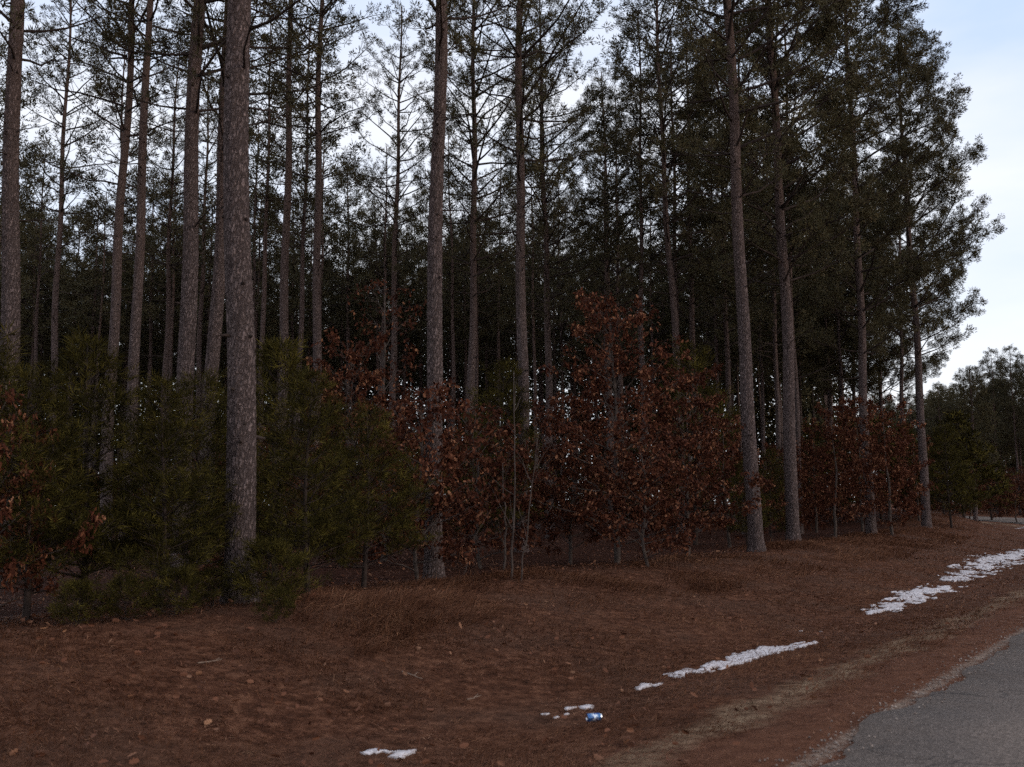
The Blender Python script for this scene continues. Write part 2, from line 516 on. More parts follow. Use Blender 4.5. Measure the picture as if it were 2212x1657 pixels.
def trunk_mesh(seed, r0, H, detail=0):
    rng = np.random.default_rng(seed)
    if detail:
        z = np.concatenate([np.arange(0, 9, 0.045), np.arange(9, H, 0.5), [H]]); sides = 56
    else:
        z = np.concatenate([np.arange(0, 1.2, 0.3), np.arange(1.2, H, 0.7), [H]]); sides = 12
    a = np.linspace(0, 2 * np.pi, sides, endpoint=False)
    ph = rng.uniform(0, 6.28, 4)
    bow = 0.06 * rng.uniform(0.4, 1.0)
    cx = bow * np.sin(z * 0.32 + ph[0]) * np.clip(z / 4, 0, 1) + 0.03 * np.sin(z * 0.9 + ph[1]) * np.clip(z / 4, 0, 1)
    cy = bow * np.sin(z * 0.29 + ph[2]) * np.clip(z / 4, 0, 1) + 0.03 * np.sin(z * 0.8 + ph[3]) * np.clip(z / 4, 0, 1)
    r = r0 * (1 - 0.84 * (z / H) ** 1.15) * (1 + 0.42 * np.exp(-z / 0.22))
    A, Zz = np.meshgrid(a, z)
    rr = np.repeat(r[:, None], sides, 1)
    rr = rr * (1 + 0.05 * (fbm(np.cos(A) * 1.2 + 5 + seed, Zz * 0.8 + np.sin(A) * 1.2, seed, 3) - 0.5) * 2)
    if detail:
        per = 22
        U = A / (2 * np.pi) * per + 0.8 * (vnoise(A * 3, Zz * 4, seed + 3) - 0.5)
        c = cell_noise(U, Zz * 9.0 + 0.6 * (vnoise(A * 4, Zz * 5, seed + 5) - 0.5), per, seed)
        plate = np.clip(c / 0.35, 0, 1)
        fine = fbm(np.cos(A) * 9 + 20, Zz * 30 + np.sin(A) * 9, seed + 9, 3)
        rr = rr + 0.016 * (plate - 0.6) + 0.010 * (fine - 0.5)
    V = np.stack([cx[:, None] + rr * np.cos(A), cy[:, None] + rr * np.sin(A), Zz - 0.25 * (Zz < 0.01)], 2).reshape(-1, 3)
    nz_ = len(z)
    i = np.arange(nz_ - 1)[:, None] * sides; j = np.arange(sides)[None, :]
    p, q, s, t = (i + j).ravel(), (i + (j + 1) % sides).ravel(), (i + sides + (j + 1) % sides).ravel(), (i + sides + j).ravel()
    T = np.concatenate([np.stack([p, q, s], 1), np.stack([p, s, t], 1)])
    S = Soup()
    S.add(V, T, 0, True)
    # knots and broken stubs
    for _ in range(26):
        zc = rng.uniform(1.5, 12); ang = rng.uniform(0, 6.28); rc = np.interp(zc, z, r)
        c0 = np.array([np.interp(zc, z, cx), np.interp(zc, z, cy), zc])
        d = np.array([math.cos(ang), math.sin(ang), rng.uniform(-0.2, 0.3)])
        L = rng.choice([0.02, 0.03, 0.05, 0.12])
        S.add(*tube([c0 + d * (rc - 0.02), c0 + d * (rc + L * 0.5), c0 + d * (rc + L)], [0.028, 0.022, 0.010], 5), 1, False)
    return S.mesh('trunk', [M_bark, M_limb]), (z, cx, cy, r)

def limb(rng, start, az, L, el0, el1, r0, n=6):
    """a wood limb: points and radii"""
    f = np.linspace(0, 1, n)
    el = np.radians(el0 + (el1 - el0) * f ** 1.3) + rng.normal(0, 0.10, n)
    azs = az + np.cumsum(rng.normal(0, 0.12, n))
    step = L / (n - 1)
    d = np.stack([np.cos(el) * np.cos(azs), np.cos(el) * np.sin(azs), np.sin(el)], 1)
    P = np.concatenate([[start], start + np.cumsum(d[:-1] * step, 0)])
    return P, r0 * (1 - 0.82 * f)

def pine_crown(seed, H, base, Lmax, density=1.0, blades=34, nlen=0.125, nwid=0.024, side_az=None, n_free=20, dead=6, simple=False, ball=0.11):
    """returns (needle soup, [separate limb soups], rest of the wood, dead limbs)"""
    rng = np.random.default_rng(seed)
    needles, rest, free, deads = Soup(), Soup(), [], []
    C, D = [], []
    z = base
    while z < H - 0.4:
        u = (z - base) / (H - base)
        prof = (0.72 + 0.28 * min(u / 0.22, 1)) * (1 - u ** 3.0) + 0.10
        k = rng.integers(3, 6) if u > 0.08 else rng.integers(2, 4)
        a0 = rng.uniform(0, 6.28)
        for q in range(k):
            az = a0 + q * 6.283 / k + rng.normal(0, 0.25)
            L = Lmax * prof * (rng.uniform(0.65, 1.12) if density < 1.8 else rng.uniform(0.8, 1.05))
            if side_az is not None:
                L *= 1.0 + 0.22 * math.cos(az - side_az)
            if rng.random() > 0.80 + 0.2 * density:
                continue
            r_tr = 0.17 * (1 - 0.84 * (z / H) ** 1.15)
            st = np.array([math.cos(az) * r_tr * 0.5, math.sin(az) * r_tr * 0.5, z + rng.normal(0, 0.08)])
            el0 = 14 + 26 * u + rng.normal(0, 13); el1 = 34 + 26 * u + rng.normal(0, 14)
            P, rad = limb(rng, st, az, L, el0, el1, 0.013 + 0.009 * L, 6)
            w = Soup()
            w.add(*tube(P, rad, 5 if not simple else 3), 0, True)
            seg = np.linspace(0, 1, 6)
            ntw = max(2, int(L / 0.26 * density * (0.8 if simple else 1)))
            for ti in range(ntw):
                f = rng.uniform(0.28, 1.0) ** 0.8
                p0 = np.array([np.interp(f, seg, P[:, c]) for c in range(3)])
                sgn = 1 if ti % 2 else -1
                taz = az + sgn * rng.uniform(0.45, 1.15)
                tl = rng.uniform(0.30, 0.85) * (1.25 if density > 1.8 else 1.0) * (1.15 - 0.5 * f) * min(1, 0.5 + L / 3)
                tel = R(rng.uniform(-12, 68))
                td = np.array([math.cos(tel) * math.cos(taz), math.cos(tel) * math.sin(taz), math.sin(tel)])
                p1 = p0 + td * tl * 0.6; p2 = p0 + td * tl + np.array([0, 0, 0.12 * tl])
                if not simple:
                    w.add(*tube([p0, p1, p2], [0.009, 0.007, 0.004], 3, False), 0, False)
                nt_ = 1 if rng.random() < 0.7 else 2
                for e in range(nt_):
                    g = 1.0 - e * 0.45 + rng.normal(0, 0.03)
                    C.append(p0 + (p2 - p0) * max(g, 0.15) + rng.normal(0, 0.05, 3) * (e > 0)); D.append(td + np.array([0, 0, 0.55]))
            C.append(P[-1]); D.append(unit(P[-1] - P[-2]) + np.array([0, 0, 0.4]))
            if len(free) < n_free and L > 1.1:
                free.append(w)
            else:
                V, T, M_, S_ = w.arrays()
                rest.add(V, T, 0, True)
        z += rng.uniform(0.5, 0.95)
    C.append([0, 0, H]); D.append([0, 0, 1.0])
    needles.add(*tufts(np.array(C), np.array(D), rng, blades, nlen, nwid, 1.6, nlen * 0.4, ball), 0, False)
    for q in range(dead):
        zd = base - rng.uniform(0.2, 3.2); az = rng.uniform(0, 6.28)
        P, rad = limb(rng, np.array([math.cos(az) * 0.1, math.sin(az) * 0.1, zd]), az, rng.uniform(0.5, 1.9), rng.uniform(-15, 25), rng.uniform(-20, 30), 0.018, 6)
        w = Soup(); w.add(*tube(P, rad, 4), 0, True)
        for ti in range(rng.integers(1, 4)):
            p0 = P[rng.integers(2, 5)]; d = unit(P[-1] - P[0]) + rng.normal(0, 0.5, 3)
            w.add(*tube([p0, p0 + d * 0.22, p0 + d * 0.4 + np.array([0, 0, 0.05])], [0.007, 0.006, 0.003], 3, False), 0, False)
        deads.append(w)
    return needles, free, rest, deads

H0 = 25.0
class PineKind:
    def __init__(self, seed, base, Lmax, density, side=None, dead=6, blades=34, nlen=0.125, nwid=0.024, ball=0.085):
        nd, free, rest, deads = pine_crown(seed, H0, base, Lmax, density, blades, nlen, nwid, side, 18, dead, False, ball)
        S = Soup()
        V, T, M_, S_ = nd.arrays(); S.add(V, T, 0, False)
        V, T, M_, S_ = rest.arrays(); S.add(V, T, 1, True)
        self.crown = S.mesh('crown', [M_needle, M_limb])
        self.branches = [w.mesh('branch', [M_limb]) for w in free]
        self.deads = [w.mesh('dead_branch', [M_limb]) for w in deads]
ROADSIDE = math.atan2(-0.588, 0.809)          # towards the road from the wood
PK = {
    'thin0': PineKind(11, 12.0, 2.6, 0.85, None, 12),
    'thin1': PineKind(12, 11.2, 2.9, 0.9, None, 12),
    'thin2': PineKind(13, 13.0, 2.5, 0.85, None, 14),
    'mid0': PineKind(14, 10.0, 3.0, 1.3, ROADSIDE, 6),
    'mid1': PineKind(15, 9.2, 3.1, 1.35, ROADSIDE, 6),
    'edge0': PineKind(16, 8.0, 3.3, 1.9, ROADSIDE, 3, 44, 0.14, 0.029, 0.12),
    'edge1': PineKind(17, 7.0, 3.3, 1.9, ROADSIDE, 3, 44, 0.14, 0.029, 0.12),
}

def hero_pine(xl, yl, xt, yt, wpx, depth, kindname, label, H=25.0, seed=1, detail=0, group='red pines along the front of the stand'):
    a = at_depth(xl, yl, depth); c = at_depth(xt, yt, depth)
    slope = (c.x - a.x) / (c.z - a.z)
    bx = a.x
    for _ in range(4):
        bz = gz(bx, depth)
        bx = a.x + (bz - a.z) * slope
    root = link('pine_tree', None, None, (bx, depth, bz))
    root.rotation_euler = (0, math.atan(slope), 0)
    tag(root, label, 'pine tree', group)
    r0 = wpx / F_D * depth / 2 * 1.06
    me, prof = trunk_mesh(seed + 500, r0, H, detail)
    tr = link('trunk', me, root)
    rng = random.Random(seed)
    k = PK[kindname]
    sz = H / H0
    rot = rng.uniform(-0.5, 0.5) if kindname[:4] in ('edge', 'mid0', 'mid1') else rng.uniform(0, 6.28)
    cr = link('crown', k.crown, root)
    cr.rotation_euler = (0, 0, rot); cr.scale = (sz, sz, sz)
    for m in k.branches:
        link('branch', m, cr)
    for m in k.deads:
        d = link('dead_branch', m, tr)
        d.rotation_euler = (0, 0, rot); d.scale = (sz, sz, sz)
    return root

HERO = [
 # x_low, y_low, x_top, y_top, width, depth, crown, label, height, detail
 (11, 800, 39, 0, 40, 18.5, 'mid0', 'thick red pine trunk standing closest to the left edge of the photo', 25, 1),
 (120, 700, 150, 60, 17, 40, 'thin0', 'slim red pine, second trunk from the left edge of the photo', 25, 0),
 (247, 750, 281, 40, 25, 29, 'thin1', 'left one of two parallel leaning red pines left of the thickest trunk', 25, 0),
 (284, 860, 324, 40, 25, 27, 'thin2', 'right one of two parallel leaning red pines left of the thickest trunk', 26, 0),
 (356, 790, 383, 180, 15, 47, 'thin0', 'thin dark red pine in the gap left of the broad pair of trunks', 24, 0),
 (405, 770, 431, 40, 37, 20, 'mid1', 'broad red pine trunk two to the left of the thickest trunk', 26, 1),
 (437, 600, 453, 120, 14, 52, 'thin1', 'dark slender red pine glimpsed between the two broad trunks left of the thickest', 25, 0),
 (455, 860, 492, 60, 31, 23.5, 'mid0', 'red pine trunk half hidden just behind the thickest trunk', 25, 1),
 (518, 1250, 526, 50, 59, 12.4, 'mid1', 'thickest and nearest red pine trunk, its scaly base among low pine shoots', 25, 2),
 (614, 700, 627, 50, 23, 33, 'thin2', 'first red pine to the right of the thickest trunk', 26, 0),
 (682, 760, 694, 60, 22, 33, 'thin0', 'red pine above the reddish oak top, second to the right of the thickest trunk', 26, 0),
 (850, 800, 861, 250, 17, 43, 'thin1', 'narrow red pine just left of the straight grey trunk in the middle', 24, 0),
 (826, 800, 830, 600, 11, 58, 'thin2', 'thin pinkish pine stem showing through the oak leaves left of centre', 23, 0),
 (938, 1225, 946, 40, 35, 18.2, 'mid0', 'straight grey red pine trunk near the middle, its foot at the grass edge', 25, 2),
 (1018, 860, 1025, 80, 20, 37, 'mid1', 'clean narrow red pine next right of the straight grey middle trunk', 25, 0),
 (1126, 790, 1125, 60, 26, 28.5, 'mid0', 'upright red pine rising behind the two bare whips in the middle', 25, 0),
 (1183, 830, 1174, 340, 18, 42, 'mid1', 'narrower red pine just right of the upright centre pine', 24, 0),
 (1078, 740, 1079, 560, 10, 62, 'thin2', 'faint red pine deep between the two clean centre trunks', 24, 0),
 (1337, 680, 1333, 480, 12, 54, 'mid0', 'right one of two close pines rising behind the tallest red oak', 24, 0),
 (1311, 680, 1307, 480, 13, 50, 'mid1', 'left one of two close pines rising behind the tallest red oak', 24, 0),
 (1212, 760, 1209, 560, 8, 64, 'mid1', 'thin pale pine stem in the dark gap left of the tallest red oak', 24, 0),
 (1409, 720, 1405, 520, 8, 66, 'mid0', 'thin pale pine stem just left of the pine leaning over the tallest oak', 24, 0),
 (1462, 830, 1421, 90, 18, 39, 'mid1', 'leaning red pine rising over the right shoulder of the tallest red oak', 26, 0),
 (1498, 750, 1484, 200, 15, 47, 'mid0', 'red pine just right of the one leaning over the tallest oak', 25, 0),
 (1546, 750, 1540, 480, 10, 60, 'thin1', 'thinnest of the three slim pines right of the red oak', 24, 0),
 (1575, 850, 1561, 480, 14, 50, 'mid1', 'slim red pine close behind and left of the tall leaning trunk', 25, 0),
 (1634, 1180, 1577, 150, 29, 25.5, 'mid1', 'tall leaning red pine trunk at the grass edge right of the red oak', 25, 2),
 (1713, 1150, 1680, 340, 26, 30.5, 'edge0', 'front trunk of the overlapping pair of pines on the right', 25, 1),
 (1727, 1130, 1701, 340, 14, 42, 'mid0', 'rear trunk of the overlapping pair of pines on the right', 25, 0),
 (1881, 1130, 1850, 500, 20, 38, 'edge1', 'red pine whose trunk runs down through the rusty oaks on the right', 25, 0),
 (2001, 1120, 1967, 550, 18, 45, 'edge0', 'outermost pine on the right, its bushy boughs outlined against the sky', 24.0, 0),
 (2106, 1085, 2102, 960, 9, 72, 'edge1', 'small distant pine at the bend, trunk rising from red brush', 11.5, 0),
 (1906, 900, 1899, 700, 9, 62, 'edge1', 'slim pale pine stem between the two outer right pines', 22, 0),
 (1843, 800, 1836, 600, 9, 66, 'edge0', 'slim pale pine stem just left of the trunk running through the rusty oaks', 23, 0),
 (1818, 900, 1812, 700, 9, 60, 'edge1', 'slim pine stem by the bright sky gap on the right', 22, 0),
 (1648, 880, 1643, 700, 9, 60, 'mid1', 'slim pine stem just right of the tall leaning trunk', 23, 0),
 (1952, 950, 1946, 700, 10, 57, 'edge0', 'shaded pine close behind the outermost pine on the right', 22, 0),
]
for i, (xl, yl, xt, yt, w, dp, kn, lab, H, det) in enumerate(HERO):
    hero_pine(xl, yl, xt, yt, w, dp, kn, lab, H, i + 1, det)

# pines deeper in the stand: trunk and crown each, shared meshes
class FarPine:
    def __init__(self, seed, H, base, Lmax, density, r0, blades=20, nlen=0.20, nwid=0.046):
        nd, free, rest, deads = pine_crown(seed, H, base, Lmax, density, blades, nlen, nwid, None, 0, 3, True, nlen * 0.7)
        S = Soup()
        V, T, M_, S_ = nd.arrays(); S.add(V, T, 0, False)
        V, T, M_, S_ = rest.arrays(); S.add(V, T, 1, True)
        for w in deads:
            V, T, M_, S_ = w.arrays(); S.add(V, T, 1, True)
        self.arr = nd.arrays() if blades < 6 else S.arrays()
        self.crown = S.mesh('crown', [M_needle, M_limb])
        self.trunk, _ = trunk_mesh(seed + 900, r0, H, 0)
FP = [FarPine(31, 22, 12.5, 2.6, 1.6, 0.16), FarPine(32, 21, 11.5, 2.6, 1.7, 0.15), FarPine(33, 22.5, 13.0, 2.5, 1.6, 0.17), FarPine(34, 20, 11.0, 2.6, 1.7, 0.14), FarPine(35, 21.5, 12.0, 2.6, 1.6, 0.15)]
FI = [FarPine(41, 23, 12.5, 2.4, 1.0, 0.15), FarPine(42, 22, 11.5, 2.5, 1.1, 0.14), FarPine(43, 24, 13.0, 2.3, 1.0, 0.15)]   # open-crowned, inside the stand
FE = [FarPine(36, 22, 8.6, 3.3, 2.2, 0.17), FarPine(37, 21, 8.0, 3.3, 2.2, 0.16)]
FW = [FarPine(38, 20, 2.2, 3.2, 0.85, 0.16, 4, 0.50, 0.24), FarPine(39, 19, 1.5, 3.2, 0.85, 0.16, 4, 0.50, 0.24)]      # far margin of the wood, branched low
FL = [FarPine(44, 22, 11.5, 2.8, 0.7, 0.16, 4, 0.46, 0.22), FarPine(45, 21, 9.5, 3.0, 0.7, 0.16, 4, 0.46, 0.22)]      # far and high-crowned
rng = random.Random(4)
taken = [(o.location.x, o.location.y) for o in COL.objects if o.get('category') == 'pine tree']
def in_view(x, y, margin=0.06):
    return y > 4 and abs(x / y) < (W_D / 2 / F_D) + margin
def far_pine(fp, x, y, sc, label, group):
    root = link('pine_tree', None, None, (x, y, gz(x, y)))
    root.rotation_euler = (R(rng.uniform(-1.2, 1.2)), R(rng.uniform(-1.2, 1.2)), rng.uniform(0, 6.28))
    root.scale = (sc, sc, sc)
    tag(root, label, 'pine tree', group)
    link('trunk', fp.trunk, root); link('crown', fp.crown, root)
    return root
SECTORS = [(-0.60, -0.37, 'left of the broad pair of trunks'), (-0.37, -0.255, 'behind the broad trunks'), (-0.255, -0.08, 'right of the thickest trunk'),
           (-0.08, 0.01, 'just right of the grey middle trunk'), (0.01, 0.16, 'behind the tallest red oak'), (0.16, 0.24, 'behind the tall leaning trunk on the right'), (0.24, 0.9, 'behind the outer right pines')]
def where(x, y):
    for a, b, w in SECTORS:
        if a <= x / y < b:
            return w
    return SECTORS[0][2]
spots = []
for i in range(-14, 70):
    for j in range(0, 30):
        t = i * 3.9 + rng.uniform(-1.3, 1.3); s = 14.5 + j * 3.9 + rng.uniform(-1.2, 1.2)
        x, y = from_road(t, s)
        x, y = float(x), float(y)
        if not in_view(x, y, 0.08) or y < (36 if x / y < 0.12 else 38) or y > 112:
            continue
        if y < 56 and rng.random() < (0.68 if x / y < 0.1 else 0.4):
            continue
        if min(math.hypot(x - a, y - b) for a, b in taken) < 2.2:
            continue
        # keep lines of sight to the numbered trunks clear nearer than they stand
        if any(abs(x / y - a / b) < 0.008 and y < b for a, b in taken):
            continue
        if y > 103 and rng.random() < 0.4:
            continue
        spots.append((y, x, s))
spots.sort()
n_ind = 0
wood = Soup()
for y, x, s in spots:
    if y < 94 and n_ind < 240:
        k = rng.randrange(5)
        far_pine((FE[k % 2] if x / y > 0.17 and y < 70 else FI[k % 3]) if y < 58 or x / y > 0.17 and y < 70 else FP[k], x, y, rng.uniform(0.9, 1.06), ('slim shaded pine ' if y < 58 else 'thin far pine deep in the stand ') + where(x, y), 'pines deep inside the stand')
        n_ind += 1
    else:
        k = rng.randrange(5)
        V, T, M_, S_ = (FW if y > 96 else FL)[k % 2].arr
        ca, sa = math.cos(rng.uniform(0, 6.28)), 0.0
        an = rng.uniform(0, 6.28); ca, sa = math.cos(an), math.sin(an)
        sc = rng.uniform(0.9, 1.05)
        sel = np.arange(len(T)) % 2 == 0
        V2 = np.stack([(V[:, 0] * ca - V[:, 1] * sa), (V[:, 0] * sa + V[:, 1] * ca), V[:, 2]], 1) * sc + np.array([x, y, gz(x, y)])
        wood.V.append(V2); wood.T.append(T + wood.n); wood.n += len(V2); wood.M.append(M_); wood.S.append(S_)
        Pz = np.array([[x, y, gz(x, y) - 0.2], [x, y, 8.0], [x, y, 20 * sc]])
        wood.add(*tube(Pz, [0.16, 0.12, 0.04], 6, False), 1, True)
print('far pines', n_ind, 'of', len(spots))
if wood.n:
    kind(link('distant_wood', wood.mesh('distant_wood', [M_needle, M_limb])), 'stuff', 'dark far side of the pine stand seen between the trunks')

# pines across the bend of the road, far right
rng = random.Random(9)
n_b = 0
edge_wood = Soup()
for i in range(0, 30):
    for j in range(0, 9):
        t = 82 + i * 4.6 + rng.uniform(-1.4, 1.4); s = -9.5 - j * 4.6 + rng.uniform(-1.2, 1.2)
        x, y = from_road(t, s); x, y = float(x), float(y)
        if not in_view(x, y, 0.05) or y > 170:
            continue
        if j < 4 and n_b < 62:
            far_pine(FE[rng.randrange(2)], x, y, rng.uniform(0.70, 0.84), 'dark pine of the far stand across the road bend', 'pines across the road bend')
            n_b += 1
        else:
            V, T, M_, S_ = (FW if y > 135 else FL)[rng.randrange(2)].arr
            sc = rng.uniform(0.68, 0.8); an = rng.uniform(0, 6.28); ca, sa = math.cos(an), math.sin(an)
            V2 = np.stack([V[:, 0] * ca - V[:, 1] * sa, V[:, 0] * sa + V[:, 1] * ca, V[:, 2]], 1) * sc + np.array([x, y, gz(x, y)])
            edge_wood.V.append(V2); edge_wood.T.append(T + edge_wood.n); edge_wood.n += len(V2); edge_wood.M.append(M_); edge_wood.S.append(S_)
            edge_wood.add(*tube(np.array([[x, y, gz(x, y) - 0.2], [x, y, 8.0], [x, y, 18 * sc]]), [0.16, 0.12, 0.04], 6, False), 1, True)
if edge_wood.n:
    kind(link('distant_wood', edge_wood.mesh('distant_wood', [M_needle, M_limb])), 'stuff', 'dark mass of pines behind the far stand across the bend')
print('bend pines', n_b)

# ------------------------------------------------------------------ young pines
def young_pine_mesh(seed, H, Lmax, nlen=0.17, nwid=0.0095, blades=22):
    rng = np.random.default_rng(seed)
    wood, C, D = Soup(), [], []
    zc = np.linspace(0, H, 12)
    P = np.stack([0.05 * np.sin(zc * 1.1 + seed), 0.05 * np.cos(zc * 0.9 + seed), zc], 1)
    P[0, 2] = -0.15
    st = np.array(P)
    stem = tube(P, np.linspace(0.045 * H / 4 + 0.008, 0.006, 12), 7)
    z = 0.12 * H if H > 1.5 else 0.05
    while z < H - 0.05:
        u = z / H
        k = rng.integers(4, 7)
        a0 = rng.uniform(0, 6.28)
        for q in range(k):
            az = a0 + q * 6.283 / k + rng.normal(0, 0.2)
            L = (Lmax * (1 - u) ** 0.75 + 0.12) * rng.uniform(0.7, 1.15)
            c0 = np.array([np.interp(z, zc, P[:, 0]), np.interp(z, zc, P[:, 1]), z + rng.normal(0, 0.04)])
            LP, rad = limb(rng, c0, az, L, 12 + 30 * u + rng.normal(0, 6), 40 + 25 * u, 0.007 + 0.006 * L, 6)
            wood.add(*tube(LP, rad, 4), 0, True)
            seg = np.linspace(0, 1, 6)
            pieces = [(LP, 0.62)]
            for ti in range(max(1, int(L / 0.22))):
                f = rng.uniform(0.25, 0.95)
                p0 = np.array([np.interp(f, seg, LP[:, c]) for c in range(3)])
                taz = az + (1 if ti % 2 else -1) * rng.uniform(0.5, 1.1)
                TP, tr = limb(rng, p0, taz, rng.uniform(0.2, 0.5) * min(1, 0.45 + L / 2), 20, 55, 0.006, 4)
                wood.add(*tube(TP, tr, 3, False), 0, False)
                pieces.append((TP, 0.55))
            for QP, f0 in pieces:
                n_ = max(2, int(np.linalg.norm(QP[-1] - QP[0]) * (1 - f0) / 0.10))
                fs = np.linspace(f0, 1, n_)
                g = np.linspace(0, 1, len(QP))
                pts = np.stack([np.interp(fs, g, QP[:, c]) for c in range(3)], 1)
                dr = unit(QP[-1] - QP[0])
                for p in pts:
                    C.append(p); D.append(dr + np.array([0, 0, 0.45]))
        z += rng.uniform(0.16, 0.30) * max(0.6, H / 4)
    C.append([P[-1, 0], P[-1, 1], H]); D.append([0, 0, 1])
    nd = Soup()
    nd.add(*tufts(np.array(C), np.array(D), rng, blades, nlen, nwid, 1.0, 0.03, 0.04), 0, False)
    V, T, M_, S_ = wood.arrays(); nd.add(V, T, 1, True)
    ts = Soup(); ts.add(*stem, 0, True)
    return nd.mesh('crown', [M_young, M_limb]), ts.mesh('trunk', [M_limb])
YP = [young_pine_mesh(51, 4.0, 1.45), young_pine_mesh(52, 3.6, 1.3), young_pine_mesh(53, 4.3, 1.5)]
YS = [young_pine_mesh(54, 1.0, 0.5, 0.13, 0.008, 30), young_pine_mesh(55, 0.85, 0.45, 0.13, 0.008, 30)]
YF = [young_pine_mesh(56, 4.0, 1.4, 0.22, 0.045, 6)]

def young_pine(px, depth, h, mesh, h0, label, group, rot=0.0, x=None, wide=1.0):
    if x is None:
        x = at_depth(px, 1095, depth).x
    root = link('young_pine', None, None, (x, depth, gz(x, depth)))
    k = h / h0
    root.scale = (k * wide, k * wide, k)
    root.rotation_euler = (0, 0, rot)
    tag(root, label, 'young pine', group)
    link('trunk', mesh[1], root); link('crown', mesh[0], root)
    return root
gp = 'young pines at the front edge of the wood'
YOUNG = [
 (60, 10.9, 2.7, 0, 1.15, 'bushy young pine in front of the trunk at the left edge of the photo'),
 (180, 12.4, 3.3, 1, 1.1, 'young pine whose tip reaches highest left of the thickest trunk'),
 (350, 11.7, 2.6, 2, 1.1, 'full young pine between the left pines and the thickest trunk'),
 (425, 14.3, 3.2, 0, 1.1, 'young pine half hidden behind the left side of the thickest trunk'),
 (598, 16.5, 4.0, 1, 1.05, 'tall narrow young pine just right of the thickest trunk'),
 (665, 13.3, 2.9, 2, 1.15, 'olive young pine spreading right of the thickest trunk, fuller than its neighbours'),
 (790, 14.8, 2.6, 0, 1.2, 'shorter young pine with rounded tips, left of the straight grey middle trunk'),
 (-80, 12.0, 3.4, 1, 1.2, 'dark young pine cut off by the left edge of the photo'),
]
for i, (px, dp, h, k, wd, lab) in enumerate(YOUNG):
    young_pine(px, dp, h, YP[k], (4.0, 3.6, 4.3)[k], lab, gp, i * 1.3, None, wd)
gs = 'low pine shoots on the ground under the young pines'
for i, (px, dp, h, lab) in enumerate([
    (470, 11.7, 0.42, 'low pine shoot touching the left foot of the thickest trunk'),
    (585, 11.8, 0.66, 'upright low pine shoot at the right foot of the thickest trunk'),
    (600, 10.9, 0.36, 'lowest pine shoot just right of the foot of the thickest trunk'),
    (390, 10.8, 0.45, 'low spreading pine shoot a step left of the thickest trunk'),
    (275, 10.5, 0.45, 'low pine shoot under the full young pine on the left'),
    (175, 10.3, 0.40, 'small pine shoot at the grass edge, leftmost of the low shoots')]):
    young_pine(px, dp, h, YS[i % 2], (1.0, 0.85)[i % 2], lab, gs, i * 2.1, None, 1.1)
for px, dp, h, lab in [
    (1500, 33, 6.5, 'dark green young pine behind the right shoulder of the tallest red oak'),
    (1085, 28, 5.2, 'shadowed young pine behind the two bare whips in the middle'),
    (2052, 46, 4.6, 'dark young pine beside the outermost pine on the right'),
    (1665, 33, 3.0, 'short young pine between the big leaning trunk and the overlapping pair'),
    (1025, 26, 3.6, 'dim young pine between the middle trunk and the upright centre pine'),
    (1610, 29, 2.4, 'small dark young pine hugging the leaning trunk at the grass edge')]:
    young_pine(px, dp, h, YP[int(px) % 3], (4.0, 3.6, 4.3)[int(px) % 3], lab, 'young pines scattered among the red oaks', px * 0.7, None, 1.0)

# ------------------------------------------------------------------ young red oaks that keep their leaves
_leaf_out = np.array([[0, 0], [0.26, 0.22], [0.16, 0.36], [0.34, 0.54], [0.19, 0.64], [0.24, 0.82], [0, 1.0]])
def oak_leaves(C, D, rng, size=0.13):
    """curled lobed leaves hanging from points C along D"""
    C = np.asarray(C); N = len(C)
    D = unit(D); w = unit(np.cross(D, unit(rng.normal(size=(N, 3))))); nrm = np.cross(D, w)
    L = size * rng.uniform(0.65, 1.25, (N, 1, 1))
    curl = rng.uniform(-0.5, 0.9, (N, 1, 1)); fold = rng.uniform(0.05, 0.55, (N, 1, 1))
    o = _leaf_out; m = len(o)
    def side(sg):
        u = (o[:, 0] * sg)[None, :, None]; v = o[:, 1][None, :, None]
        return C[:, None, :] + L * (u * w[:, None, :] + v * D[:, None, :] + (np.abs(u) * fold + curl * v * v * 0.5) * nrm[:, None, :])
    A, B = side(1.0), side(-1.0)
    Mv = np.array([0.35, 0.7])[None, :, None]
    mid = C[:, None, :] + L * (Mv * D[:, None, :] + curl * Mv * Mv * 0.5 * nrm[:, None, :])
    V = np.concatenate([A, B[:, 1:-1], mid], 1)          # both sides and the midrib
    k = V.shape[1]
    c1, c2 = 2 * m - 2, 2 * m - 1
    a = list(range(m)); bb = [0] + list(range(m, 2 * m - 2)) + [m - 1]
    F = []
    for p in (a, bb):
        for q in range(m - 1):
            F.append((p[q], p[q + 1], c1 if q < 3 else c2))
        F.append((p[3], c1, c2))
    F = np.array(F)
    T = (np.arange(N)[:, None, None] * k + F[None]).reshape(-1, 3)
    return V.reshape(-1, 3), T

